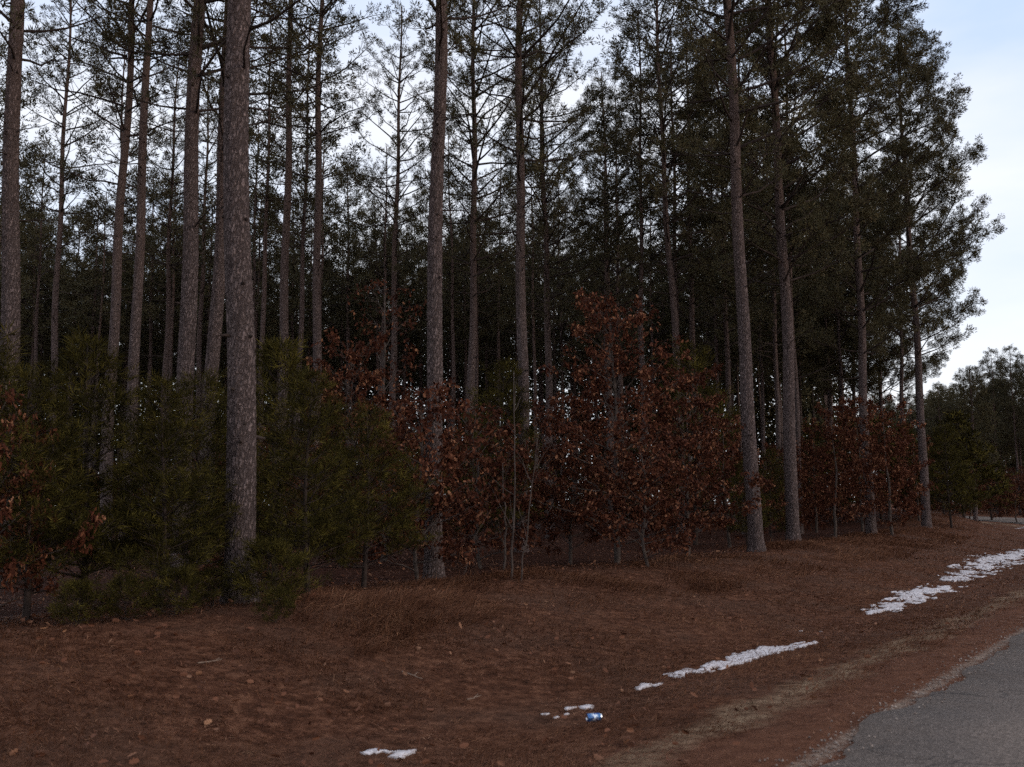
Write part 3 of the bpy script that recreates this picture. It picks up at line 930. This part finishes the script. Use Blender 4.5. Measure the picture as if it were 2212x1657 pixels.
def oak_mesh(seed, H, W, n_limb, leaf_scale=1.0, size=0.078):
    rng = np.random.default_rng(seed)
    zc = np.linspace(0, H * 0.93, 10)
    P = np.stack([np.cumsum(rng.normal(0, 0.035, 10)), np.cumsum(rng.normal(0, 0.035, 10)), zc], 1)
    P[0] = (0, 0, -0.15)
    stem = Soup(); stem.add(*tube(P, np.linspace(0.012 * H, 0.007, 10), 7), 0, True)
    branches, C, D = [], [], []
    for q in range(n_limb):
        u = (q + 0.5) / n_limb * 0.92 + 0.06
        z = H * 0.93 * u
        az = q * 2.4 + rng.normal(0, 0.3)
        L = W * (0.65 + 0.35 * min(1, u / 0.2)) * (1 - 0.72 * u) * rng.uniform(0.75, 1.2)
        c0 = np.array([np.interp(z, zc, P[:, c]) for c in range(3)])
        LP, rad = limb(rng, c0, az, L, 25 + 30 * u + rng.normal(0, 8), 15 + 40 * u, 0.008 + 0.006 * L, 7)
        w = Soup(); w.add(*tube(LP, rad, 5), 0, True)
        seg = np.linspace(0, 1, 7)
        for ti in range(max(3, int(L / 0.17))):
            f = rng.uniform(0.18, 1.0)
            p0 = np.array([np.interp(f, seg, LP[:, c]) for c in range(3)])
            TP, tr = limb(rng, p0, az + (1 if ti % 2 else -1) * rng.uniform(0.3, 1.3), rng.uniform(0.2, 0.6), rng.uniform(-10, 50), rng.uniform(0, 60), 0.005, 4)
            w.add(*tube(TP, tr, 3, False), 0, False)
            for p, few in ((TP[1], 0.25), (TP[2], 0.6), (TP[3], 2.3)):
                for _ in range(int(rng.integers(1, 5) * leaf_scale * few)):
                    C.append(p + rng.normal(0, 0.055, 3)); D.append(rng.normal(0, 0.55, 3) + np.array([0, 0, -0.75]))
        branches.append(w.mesh('branch', [M_twig]))
    for _ in range(14):
        C.append(P[-1] + rng.normal(0, 0.07, 3)); D.append(rng.normal(0, 0.6, 3) + np.array([0, 0, -0.5]))
    S = Soup(); S.add(*oak_leaves(np.array(C), np.array(D), rng, size), 0, False)
    return S.mesh('crown', [M_oakleaf]), stem.mesh('trunk', [M_twig]), branches
OK_ = [oak_mesh(71, 6.0, 2.8, 42, 4.6), oak_mesh(72, 5.0, 2.2, 35, 4.4), oak_mesh(73, 3.2, 1.7, 28, 4.6), oak_mesh(74, 6.5, 1.8, 28, 1.7)]
OKH = [6.0, 5.0, 3.2, 6.5]
def oak(px, depth, h, k, label, group, rot=0.0, wide=1.0, x=None, parts=True):
    if x is None:
        x = at_depth(px, 1095, depth).x
    root = link('oak_sapling', None, None, (x, depth, gz(x, depth)))
    sc = h / OKH[k]
    root.scale = (sc * wide, sc * wide, sc); root.rotation_euler = (0, 0, rot)
    tag(root, label, 'oak sapling', group)
    link('trunk', OK_[k][1], root)
    cr = link('crown', OK_[k][0], root)
    if parts:
        for m in OK_[k][2]:
            link('branch', m, cr)
    return root
go = 'russet oak saplings along the front of the wood'
OAKS = [
 (1330, 21.5, 5.7, 0, 1.1, 'tallest russet oak sapling, a full cone of leaves right of centre'),
 (1480, 22.5, 4.2, 1, 1.15, 'rounded russet oak sapling between the tallest oak and the leaning trunk'),
 (1230, 23.0, 3.8, 1, 1.0, 'russet oak sapling on the left flank of the tallest oak'),
 (1400, 19.6, 2.7, 2, 1.15, 'low russet oak sapling in front of the tallest oak, leaves near the grass'),
 (830, 24.0, 7.2, 3, 1.15, 'loose tall oak sapling with scattered leaves left of the grey middle trunk'),
 (745, 22.0, 5.0, 1, 1.0, 'russet oak sapling above the shorter young pine left of centre'),
 (905, 17.0, 3.2, 2, 1.05, 'russet oak sapling whose leaves cross the foot of the grey middle trunk'),
 (1040, 21.0, 3.3, 2, 1.1, 'dark oak sapling between the grey middle trunk and the bare whips'),
 (-12, 10.6, 2.4, 2, 0.8, 'tan oak sapling peeking in at the left edge of the photo'),
 (1800, 35.5, 4.6, 1, 1.15, 'russet oak sapling right of the overlapping pair of pines'),
 (1925, 36.5, 4.9, 1, 1.1, 'russet oak sapling crossing the trunks of the two outer right pines'),
 (1860, 40, 5.3, 0, 1.0, 'russet oak sapling set back between the two outer right pines'),
 (2090, 66, 3.6, 2, 1.3, 'small red brush oak at the bend, under the little distant pine'),
 (2195, 74, 3.4, 2, 1.4, 'red brush oak at the right edge of the photo near the bend'),
]
for i, (px, dp, h, k, wd, lab) in enumerate(OAKS):
    oak(px, dp, h, k, lab, go, i * 1.7, wd, None, dp < 30)

for px, dp, h, lab in [
    (2078, 60, 6.0, 'tall dark young pine closing the gap by the little distant pine'),
    (2040, 56, 4.2, 'dark young pine just behind the one beside the outermost pine'),
    (2140, 84, 6.0, 'far young pine in front of the stand across the bend'),
    (1765, 52, 5.0, 'dark young pine in the gap right of the overlapping pair of pines'),
    (1835, 56, 5.5, 'dark young pine set back between the rusty oaks on the right'),
    (1905, 54, 5.2, 'dark young pine behind the oak crossing the outer right pines'),
    (1965, 52, 4.6, 'dark young pine right behind the foot of the outermost pine')]:
    young_pine(px, dp, h, YF[0], 4.0, lab, 'dark young pines along the right margin', px * 0.7, None, 1.25)
for px, dp, h, lab in [
    (1760, 44, 4.4, 'dim oak sapling behind the left of the right hand rusty oaks'),
    (1700, 40, 3.6, 'dim oak sapling behind the overlapping pair of pines'),
    (1985, 50, 4.2, 'dim oak sapling behind the outermost pine on the right'),
    (1575, 30, 3.8, 'dim oak sapling just left of the tall leaning trunk')]:
    oak(px, dp, h, 1, lab, 'dim oak saplings along the right margin', px * 1.3, 1.2, None, False)
rng = random.Random(77)
for k in range(30):  # sprouts added to darken the skylit floor beneath the front oaks
    tq = 9 + k * 1.55 + rng.uniform(-0.5, 0.5); x, y = from_road(tq, 13.2 + rng.uniform(0, 2.6) + 0.05 * k)
    x, y = float(x), float(y)
    if any(abs(x / y - a / b) < 0.02 and y < b for a, b in taken):
        continue
    oak(0, y, rng.uniform(1.1, 1.9), 2, 'low oak sprout added to darken the ground under the front oaks', 'low oak sprouts added to darken the foot of the front row', rng.uniform(0, 6.28), 1.5, x, False)
# understorey deeper in
rng = random.Random(21)
n_o = n_y = 0
for _ in range(4000):
    y = rng.uniform(23, 88); x = rng.uniform(-0.56, 0.5) * y
    t, s = road_coords(x, y)
    if s < 15.5 or s > 75:
        continue
    if any(abs(x / y - a / b) < 0.02 and y < b for a, b in taken):
        continue
    if rng.random() < 0.62:
        if n_o >= 60: continue
        h = rng.uniform(2.4, 4.2)
        oak(0, y, h, rng.choice([1, 2, 2]), 'dim leafy oak sapling in the shade, ' + where(x, y), 'oak saplings in the shade of the stand', rng.uniform(0, 6.28), 1.15, x, False)
        n_o += 1
    else:
        if n_y >= 45: continue
        young_pine(0, y, rng.uniform(2.0, 4.2), YF[0], 4.0, 'dim young pine in the shade, ' + where(x, y), 'young pines in the shade of the stand', rng.uniform(0, 6.28), x, 1.15)
        n_y += 1
    if n_o >= 60 and n_y >= 45:
        break
for k in range(60):
    tq = 76 + (k // 2) * 2.6
    x, dp = from_road(tq, -7.5 - rng.uniform(0, 3) - 3.5 * (k % 2)); x, dp = float(x), float(dp)
    if not in_view(x, dp, 0.03): continue
    oak(0, dp, rng.uniform(3.0, 5.2), 2, 'red brush at the foot of the far pines across the bend', 'red brush across the road bend', rng.uniform(0, 6.28), 1.4, x, False)

# ------------------------------------------------------------------ bare whips
def whip(pts, depth, r0, label, seed, twigs):
    rng = np.random.default_rng(seed)
    P = [np.array(at_depth(px, py, depth)) for px, py in pts]
    P[0][2] = gz(P[0][0], depth) - 0.1
    o0 = P[0].copy()
    P = np.array(P) - o0
    P[:, 1] += np.linspace(0, 0.15, len(P)) * rng.normal(0, 1)
    f = np.linspace(0, 1, len(P)); g = np.linspace(0, 1, 12)
    Q = np.stack([np.interp(g, f, P[:, c]) for c in range(3)], 1)
    Q[1:-1, :2] += rng.normal(0, 0.012, (10, 2))
    root = link('bare_sapling', None, None, o0)
    tag(root, label, 'bare sapling', 'bare whips in the grass before the wood')
    S = Soup(); S.add(*tube(Q, np.linspace(r0, r0 * 0.25, 12), 6), 0, True)
    link('stem', S.mesh('stem', [M_twig]), root)
    for _ in range(twigs):
        k = rng.integers(3, 11)
        TP, tr = limb(rng, Q[k], rng.uniform(0, 6.28), rng.uniform(0.3, 0.9), rng.uniform(35, 65), rng.uniform(30, 75), r0 * 0.35, 5)
        S = Soup(); S.add(*tube(TP, tr, 4), 0, True)
        link('twig', S.mesh('twig', [M_twig]), root)
whip([(1104, 1275), (1112, 1050), (1110, 800)], 16.2, 0.022, 'straight bare grey whip rising from the grass crest in the middle', 1, 7)
whip([(1125, 1270), (1145, 1090), (1165, 930)], 16.0, 0.016, 'shorter bare whip leaning right beside the straight one', 2, 7)
whip([(1000, 1235), (1020, 1170), (1060, 1100)], 17.5, 0.011, 'thin bare stem arching right between middle trunk and whips', 3, 4)
whip([(346, 1315), (338, 1230), (325, 1120)], 12.2, 0.020, 'thin bare dead stem under the young pines left of the thickest trunk', 4, 6)
whip([(1090, 1240), (1092, 1130), (1086, 1000)], 19.0, 0.03, 'dark bare stem just behind the straight whip', 5, 5)

# ------------------------------------------------------------------ dry grass
def grass_field(name, seed, n, smin, smax, rmin, rmax, lmin, lmax, width, lean, label, only=None):
    rng = np.random.default_rng(seed)
    ang = rng.uniform(-0.62, 0.62, n)
    r = rmin * (rmax / rmin) ** (rng.random(n) ** 0.9)
    x = r * np.sin(ang); y = r * np.cos(ang)
    t, s = road_coords(x, y)
    ok = (s > smin + 0.5 * (fbm(x * 0.8, y * 0.8, 61, 3) - 0.5)) & (s < smax)
    cl = fbm(x * 0.9, y * 0.9, 44, 4)
    ok &= rng.random(n) < np.clip((cl - 0.25) * 2.4, 0.12, 1)
    if only is not None:
        ok &= only(x, y, t, s)
    x, y, r, s, cl = x[ok], y[ok], r[ok], s[ok], cl[ok]
    n = len(x)
    z = ground_z(x, y)
    flow = ROADSIDE + 5.0 * (fbm(x * 0.45, y * 0.45, 77, 3) - 0.5) + rng.normal(0, 0.55, n)
    L = rng.uniform(lmin, lmax, n) * (0.6 + 0.8 * cl)
    w = width * rng.uniform(0.7, 1.3, n) * np.clip(r / 9.0, 0.8, 4.0)
    d = np.stack([np.cos(flow), np.sin(flow), np.zeros(n)], 1)
    le = np.clip(rng.normal(lean, 0.2, n), 0.1, 1.0)[:, None]
    up = np.array([[0, 0, 1.0]])
    p0 = np.stack([x, y, z - 0.01], 1)
    p1 = p0 + L[:, None] * (0.5 * le * d + 0.42 * (1 - 0.6 * le) * up)
    p2 = p1 + L[:, None] * (0.62 * le * d + (0.40 * (1 - le) - 0.12 * le) * up)
    side = np.stack([-np.sin(flow + rng.normal(0, 0.8, n)), np.cos(flow + rng.normal(0, 0.8, n)), rng.normal(0, 0.4, n)], 1)
    side = unit(side) * (w * 0.5)[:, None]
    V = np.stack([p0 - side, p0 + side, p1 - side * 0.8, p1 + side * 0.8, p2], 1).reshape(-1, 3)
    q = np.arange(n)[:, None] * 5
    T = np.concatenate([q + np.array([[0, 1, 3]]), q + np.array([[0, 3, 2]]), q + np.array([[2, 3, 4]])])
    o = link(name, np_mesh(name, V, T, M_grass))
    kind(o, 'stuff', label)
    print(name, n)
    return o
grass_field('dry_grass', 1, 450000, 2.95, 11.5, 4.6, 70, 0.05, 0.13, 0.0055, 0.66, 'short matted dry grass on the verge')
grass_field('tall_dry_grass', 2, 420000, 7.2, 10.9, 8.5, 60, 0.14, 0.34, 0.0055, 0.62, 'longer drooping tan grass on the bank before the wood',
            only=lambda x, y, t, s: (fbm(x * 0.5, y * 0.5, 91, 3) > 0.43) & (x / y > -0.22))

# fallen leaves and needles on the ground
rngn = np.random.default_rng(5)
n = 7000
ang = rngn.uniform(-0.6, 0.6, n); r = 4.8 * (55 / 4.8) ** (rngn.random(n) ** 0.8)
x = r * np.sin(ang); y = r * np.cos(ang); t, s = road_coords(x, y)
keep = (s > 2.3) & (rngn.random(n) < np.clip(0.25 + 0.12 * (s - 3), 0.15, 1) * np.clip(fbm(x * 0.7, y * 0.7, 33, 3) * 2.2 - 0.5, 0.08, 1))
x, y = x[keep], y[keep]; n = len(x)
C = np.stack([x, y, ground_z(x, y) + rngn.uniform(0.015, 0.06, n)], 1)
D = np.stack([rngn.normal(0, 1, n), rngn.normal(0, 1, n), rngn.normal(0, 0.25, n)], 1)
V, T = oak_leaves(C, D, rngn, 0.062)
kind(link('fallen_leaves', np_mesh('fallen_leaves', V, T, M_litter)), 'stuff', 'scattered tan oak leaves fallen on the verge')

rngn = np.random.default_rng(6)
n = 140000
ang = rngn.uniform(-0.6, 0.6, n); r = 4.6 * (40 / 4.6) ** (rngn.random(n) ** 1.15)
x = r * np.sin(ang); y = r * np.cos(ang); t, s = road_coords(x, y)
keep = (s > 2.45) & (rngn.random(n) < np.clip(fbm(x * 1.3, y * 1.3, 35, 4) * 2.6 - 0.75, 0.05, 1))
x, y, r = x[keep], y[keep], r[keep]; n = len(x)
c0 = np.stack([x, y, ground_z(x, y) + rngn.uniform(0.004, 0.035, n)], 1)
d = unit(np.stack([rngn.normal(0, 1, n), rngn.normal(0, 1, n), rngn.normal(0, 0.15, n)], 1)) * (rngn.uniform(0.04, 0.13, n) * np.clip(r / 10, 0.8, 2))[:, None]
w = unit(np.cross(d, [[0, 0, 1.0]]) + rngn.normal(0, 0.003, (n, 3))) * (rngn.uniform(0.003, 0.009, n) * np.clip(r / 9, 0.8, 3))[:, None] * 0.5
V = np.stack([c0 - d / 2, c0 + w, c0 + d / 2, c0 - w], 1).reshape(-1, 3)
q = np.arange(n)[:, None] * 4
kind(link('needle_litter', np_mesh('needle_litter', V, np.concatenate([q + np.array([[0, 1, 2]]), q + np.array([[0, 2, 3]])]), M_litter)), 'stuff', 'dead needles and straw bits strewn over the verge')
# crumbled gravel along the asphalt edge
M_gravel = leafy('gravel', [(0.0, (0.09, 0.07, 0.06)), (0.6, (0.22, 0.17, 0.145)), (1.0, (0.40, 0.34, 0.30))], 0.95, 0.1)
oct_v = np.array([[1, 0, 0], [-1, 0, 0], [0, 1, 0], [0, -1, 0], [0, 0, 1], [0, 0, -1.0]])
oct_t = np.array([[0, 2, 4], [2, 1, 4], [1, 3, 4], [3, 0, 4], [2, 0, 5], [1, 2, 5], [3, 1, 5], [0, 3, 5]])
n = 2600
tq = 2.0 + 26 * rngn.random(n) ** 1.6
sq = ROAD_L + rngn.normal(0.03, 0.10, n)
x, y = from_road(tq, sq)
z = np.where(sq < ROAD_L - 0.1, 0.006, ground_z(x, y) + 0.006)
sz = rngn.uniform(0.004, 0.013, n)[:, None, None] * rngn.uniform(0.6, 1.2, (n, 6, 1))
V = (oct_v[None] * sz + np.stack([x, y, z], 1)[:, None, :]).reshape(-1, 3)
kind(link('gravel', np_mesh('gravel', V, (np.arange(n)[:, None, None] * 6 + oct_t[None]).reshape(-1, 3), M_gravel)), 'stuff', 'crumbled gravel along the edge of the asphalt')

# ------------------------------------------------------------------ snow left in the ditch
def snow_patch(pts, label, seed, thr=0.46, res=0.022, thick=0.03):
    """pts: (x, y_upper, y_lower) along the patch as measured; turned into a ribbon on the ground and broken up by noise"""
    A = np.array([np.array(on_ground(px, yu))[:2] for px, yu, yl in pts]); B = np.array([np.array(on_ground(px, yl))[:2] for px, yu, yl in pts])
    Ct = np.mean((A + B) / 2, 0)
    ta, sa = road_coords(A[:, 0], A[:, 1]); tb, sb = road_coords(B[:, 0], B[:, 1])
    tm = (ta + tb) / 2
    o = np.argsort(tm); tm, sa, sb = tm[o], sa[o], sb[o]
    t0, t1 = tm[0], tm[-1]
    smin, smax = min(sa.min(), sb.min()) - 0.15, max(sa.max(), sb.max()) + 0.15
    res_t = max(res, (t1 - t0) / 420)
    tt = np.arange(t0 - 0.1, t1 + 0.1, res_t); ss = np.arange(smin, smax, res)
    TT, SS = np.meshgrid(tt, ss, indexing='ij')
    lo = np.interp(TT, tm, np.minimum(sa, sb)); hi = np.interp(TT, tm, np.maximum(sa, sb))
    mid = (lo + hi) / 2; half = np.maximum((hi - lo) / 2, 0.05)
    e = 1 - np.abs(SS - mid) / half
    e = np.minimum(e, np.minimum(TT - t0, t1 - TT) / 0.35 + 0.1)
    x, y = from_road(TT, SS)
    nn = fbm(TT * 1.8, SS * 4.0, seed, 3) * 0.50 + fbm(TT * 6, SS * 18, seed + 3, 5) * 0.50
    h = np.where(e > -0.25, nn - (thr + 0.115 - 0.24 * np.clip(e, -0.3, 0.9)), -1)
    zz = ground_z(x.ravel(), y.ravel()).reshape(x.shape) + np.clip(h * 0.10, 0, thick * 0.45) + 0.004 + 0.006 * fbm(x * 7, y * 7, seed + 8, 2)
    a, b_ = h.shape
    idx = np.arange(a * b_).reshape(a, b_)
    ok = (h[:-1, :-1] > 0) & (h[1:, :-1] > 0) & (h[1:, 1:] > 0) & (h[:-1, 1:] > 0)
    if not ok.any():
        print('empty snow', label); return
    q0, q1, q2, q3 = idx[:-1, :-1][ok], idx[1:, :-1][ok], idx[1:, 1:][ok], idx[:-1, 1:][ok]
    V = np.stack([x.ravel(), y.ravel(), zz.ravel()], 1)
    T = np.concatenate([np.stack([q0, q1, q2], 1), np.stack([q0, q2, q3], 1)])
    # skirt: close the rim down to the soil
    used = np.unique(T); remap = -np.ones(len(V), int); remap[used] = np.arange(len(used))
    V = V[used]; T = remap[T]
    E = np.concatenate([T[:, [0, 1]], T[:, [1, 2]], T[:, [2, 0]]])
    key = np.sort(E, 1); _, inv, cnt = np.unique(key, axis=0, return_inverse=True, return_counts=True)
    rim = E[cnt[inv.ravel()] == 1]
    n0 = len(V); n_top = len(T)
    Vb = V.copy(); Vb[:, 2] -= 0.04
    V = np.concatenate([V, Vb])
    T = np.concatenate([T, np.stack([rim[:, 1], rim[:, 0], rim[:, 0] + n0], 1), np.stack([rim[:, 1], rim[:, 0] + n0, rim[:, 1] + n0], 1)])
    org = np.array([V[:n0, 0].mean(), V[:n0, 1].mean(), V[:n0, 2].mean()])
    ob = link('snow_patch', np_mesh('snow_patch', V - org, T[:, ::-1], M_snow, None, np.arange(len(T)) < n_top), None, org)
    tag(ob, label, 'snow patch', 'snow left along the ditch')
snow_patch([(2050, 1245, 1268), (2100, 1212, 1255), (2150, 1180, 1245), (2211, 1160, 1222), (2270, 1140, 1200)], 'largest and widest snow patch, running out of the right edge of the photo', 3, 0.46)
snow_patch([(1868, 1318, 1335), (1930, 1292, 1328), (1990, 1262, 1302), (2045, 1250, 1285)], 'ragged snow patch just nearer than the widest one', 8, 0.46)
snow_patch([(1440, 1450, 1472), (1520, 1432, 1462), (1600, 1408, 1440), (1680, 1384, 1418), (1750, 1376, 1396)], 'long narrow snow strip in the middle of the ditch', 14, 0.46)
snow_patch([(1366, 1485, 1495), (1395, 1477, 1490), (1422, 1472, 1484)], 'small snow scrap at the near end of the long narrow strip', 21, 0.46, 0.02)
snow_patch([(1236, 1528, 1544), (1265, 1517, 1540), (1308, 1518, 1537)], 'thin grey snow patch right behind the drink can', 25, 0.46, 0.02, 0.03)
snow_patch([(1170, 1545, 1564), (1195, 1535, 1556), (1222, 1532, 1550)], 'small snow scrap a step left of the drink can', 29, 0.46, 0.02, 0.03)
snow_patch([(800, 1616, 1648), (832, 1610, 1648), (872, 1611, 1640)], 'lone nearest snow patch at the bottom of the photo', 33, 0.46, 0.018, 0.04)
snow_patch([(2155, 1136, 1146), (2211, 1133, 1150), (2280, 1130, 1148)], 'flat far snow patch near the bend at the right edge', 41, 0.46, 0.06)
snow_patch([(1735, 1360, 1370), (1760, 1358, 1370)], 'tiny snow scrap above the far end of the long narrow strip', 45, 0.46, 0.02, 0.02)

# ------------------------------------------------------------------ drink can in the grass
M_alu, nt, b = material('bare_aluminium', 0.28, 0.5)
b.inputs['Metallic'].default_value = 1.0
b.inputs['Base Color'].default_value = (0.82, 0.83, 0.85, 1)
M_can, nt, b = material('printed_can', 0.25, 0.5)
b.inputs['Metallic'].default_value = 0.55
P = coords(nt)
sx = node(nt, 'ShaderNodeSeparateXYZ'); nt.links.new(P, sx.inputs[0])
cz = ramp(nt, maprange(nt, sx.outputs['Z'], 0.0, 0.122), [(0.0, (0.05, 0.12, 0.30)), (0.25, (0.10, 0.22, 0.40)), (0.42, (0.75, 0.80, 0.85)), (0.60, (0.70, 0.78, 0.84)), (0.75, (0.06, 0.16, 0.34))])
cz = mixc(nt, maprange(nt, noise(nt, P, 45, 3), 0.48, 0.56), cz, (0.04, 0.10, 0.30))
nt.links.new(cz, b.inputs['Base Color'])
def lathe(prof, sides=28):
    a = np.linspace(0, 2 * np.pi, sides, endpoint=False)
    V = np.array([[r * np.cos(q), r * np.sin(q), z] for r, z in prof for q in a])
    T = []
    for i in range(len(prof) - 1):
        for j in range(sides):
            p, q, r_, s_2 = i * sides + j, i * sides + (j + 1) % sides, (i + 1) * sides + (j + 1) % sides, (i + 1) * sides + j
            T += [(p, q, r_), (p, r_, s_2)]
    return V, np.array(T)
g = on_ground(1283, 1562)
can = link('drink_can', None, None, (g.x, g.y, g.z + 0.045))
can.rotation_euler = (R(90), R(0), R(90 - 16))
can.rotation_euler = (Matrix.Rotation(R(14), 3, 'Z') @ Matrix.Rotation(R(90), 3, 'Y')).to_euler()
tag(can, 'blue and silver drink can lying on its side in the brown grass', 'drink can')
S = Soup(); S.add(*lathe([(0.024, 0.002), (0.026, 0.0), (0.0325, 0.008), (0.0331, 0.012), (0.0331, 0.104), (0.031, 0.112)]), 0, True)
link('body', S.mesh('body', [M_can]), can, (0, 0, -0.06))
S = Soup(); S.add(*lathe([(0.031, 0.112), (0.027, 0.121), (0.0275, 0.1225), (0.0262, 0.1225), (0.0255, 0.118), (0.001, 0.118)]), 0, True)
lid = link('lid', S.mesh('lid', [M_alu]), can, (0, 0, -0.06))
S = Soup(); S.add(*lathe([(0.0245, 0.0022), (0.018, 0.008), (0.001, 0.011)]), 0, True)
link('base', S.mesh('base', [M_alu]), can, (0, 0, -0.06))
S = Soup(); S.add(*tube([(-0.012, 0, 0.1195), (-0.004, 0, 0.1203), (0.004, 0, 0.1203), (0.010, 0, 0.1195)], [0.004, 0.006, 0.006, 0.003], 6), 0, True)
link('pull_tab', S.mesh('pull_tab', [M_alu]), lid)

# ------------------------------------------------------------------ fallen twigs
M_stick, nt, b = material('bleached_twig', 0.85, 0.1)
nt.links.new(ramp(nt, noise(nt, coords(nt), 25), [(0.3, (0.12, 0.08, 0.06)), (0.7, (0.26, 0.19, 0.145))]), b.inputs['Base Color'])
for i, (xa, ya, xb, yb, lab) in enumerate([
    (1008, 1520, 1040, 1510, 'short pale twig on the grass left of the snow scraps'),
    (868, 1458, 912, 1474, 'pale twig on the grass below the grey middle trunk'),
    (2080, 1590 - 8, 2125, 1600 - 8, 'thin twig lying on the road edge'),
    (425, 1440, 480, 1432, 'dim twig on the leaf litter below the thickest trunk')]):
    A, B = np.array(on_ground(xa, ya)), np.array(on_ground(xb, yb))
    A[2] += 0.03; B[2] += 0.035
    rr = np.random.default_rng(i)
    f = np.linspace(0, 1, 6)[:, None]
    P = A * (1 - f) + B * f + rr.normal(0, 0.006, (6, 3))
    S = Soup(); S.add(*tube(P - A, np.linspace(0.007, 0.003, 6), 6), 0, True)
    S.add(*tube([P[3] - A, P[3] - A + np.array([0.03, 0.05, 0.02])], [0.004, 0.002], 5), 0, True)
    tag(link('fallen_twig', S.mesh('fallen_twig', [M_stick]), None, A), lab, 'twig', 'fallen twigs on the verge')
print('objects', len(bpy.data.objects), 'tris', sum(len(m.polygons) for m in bpy.data.meshes))
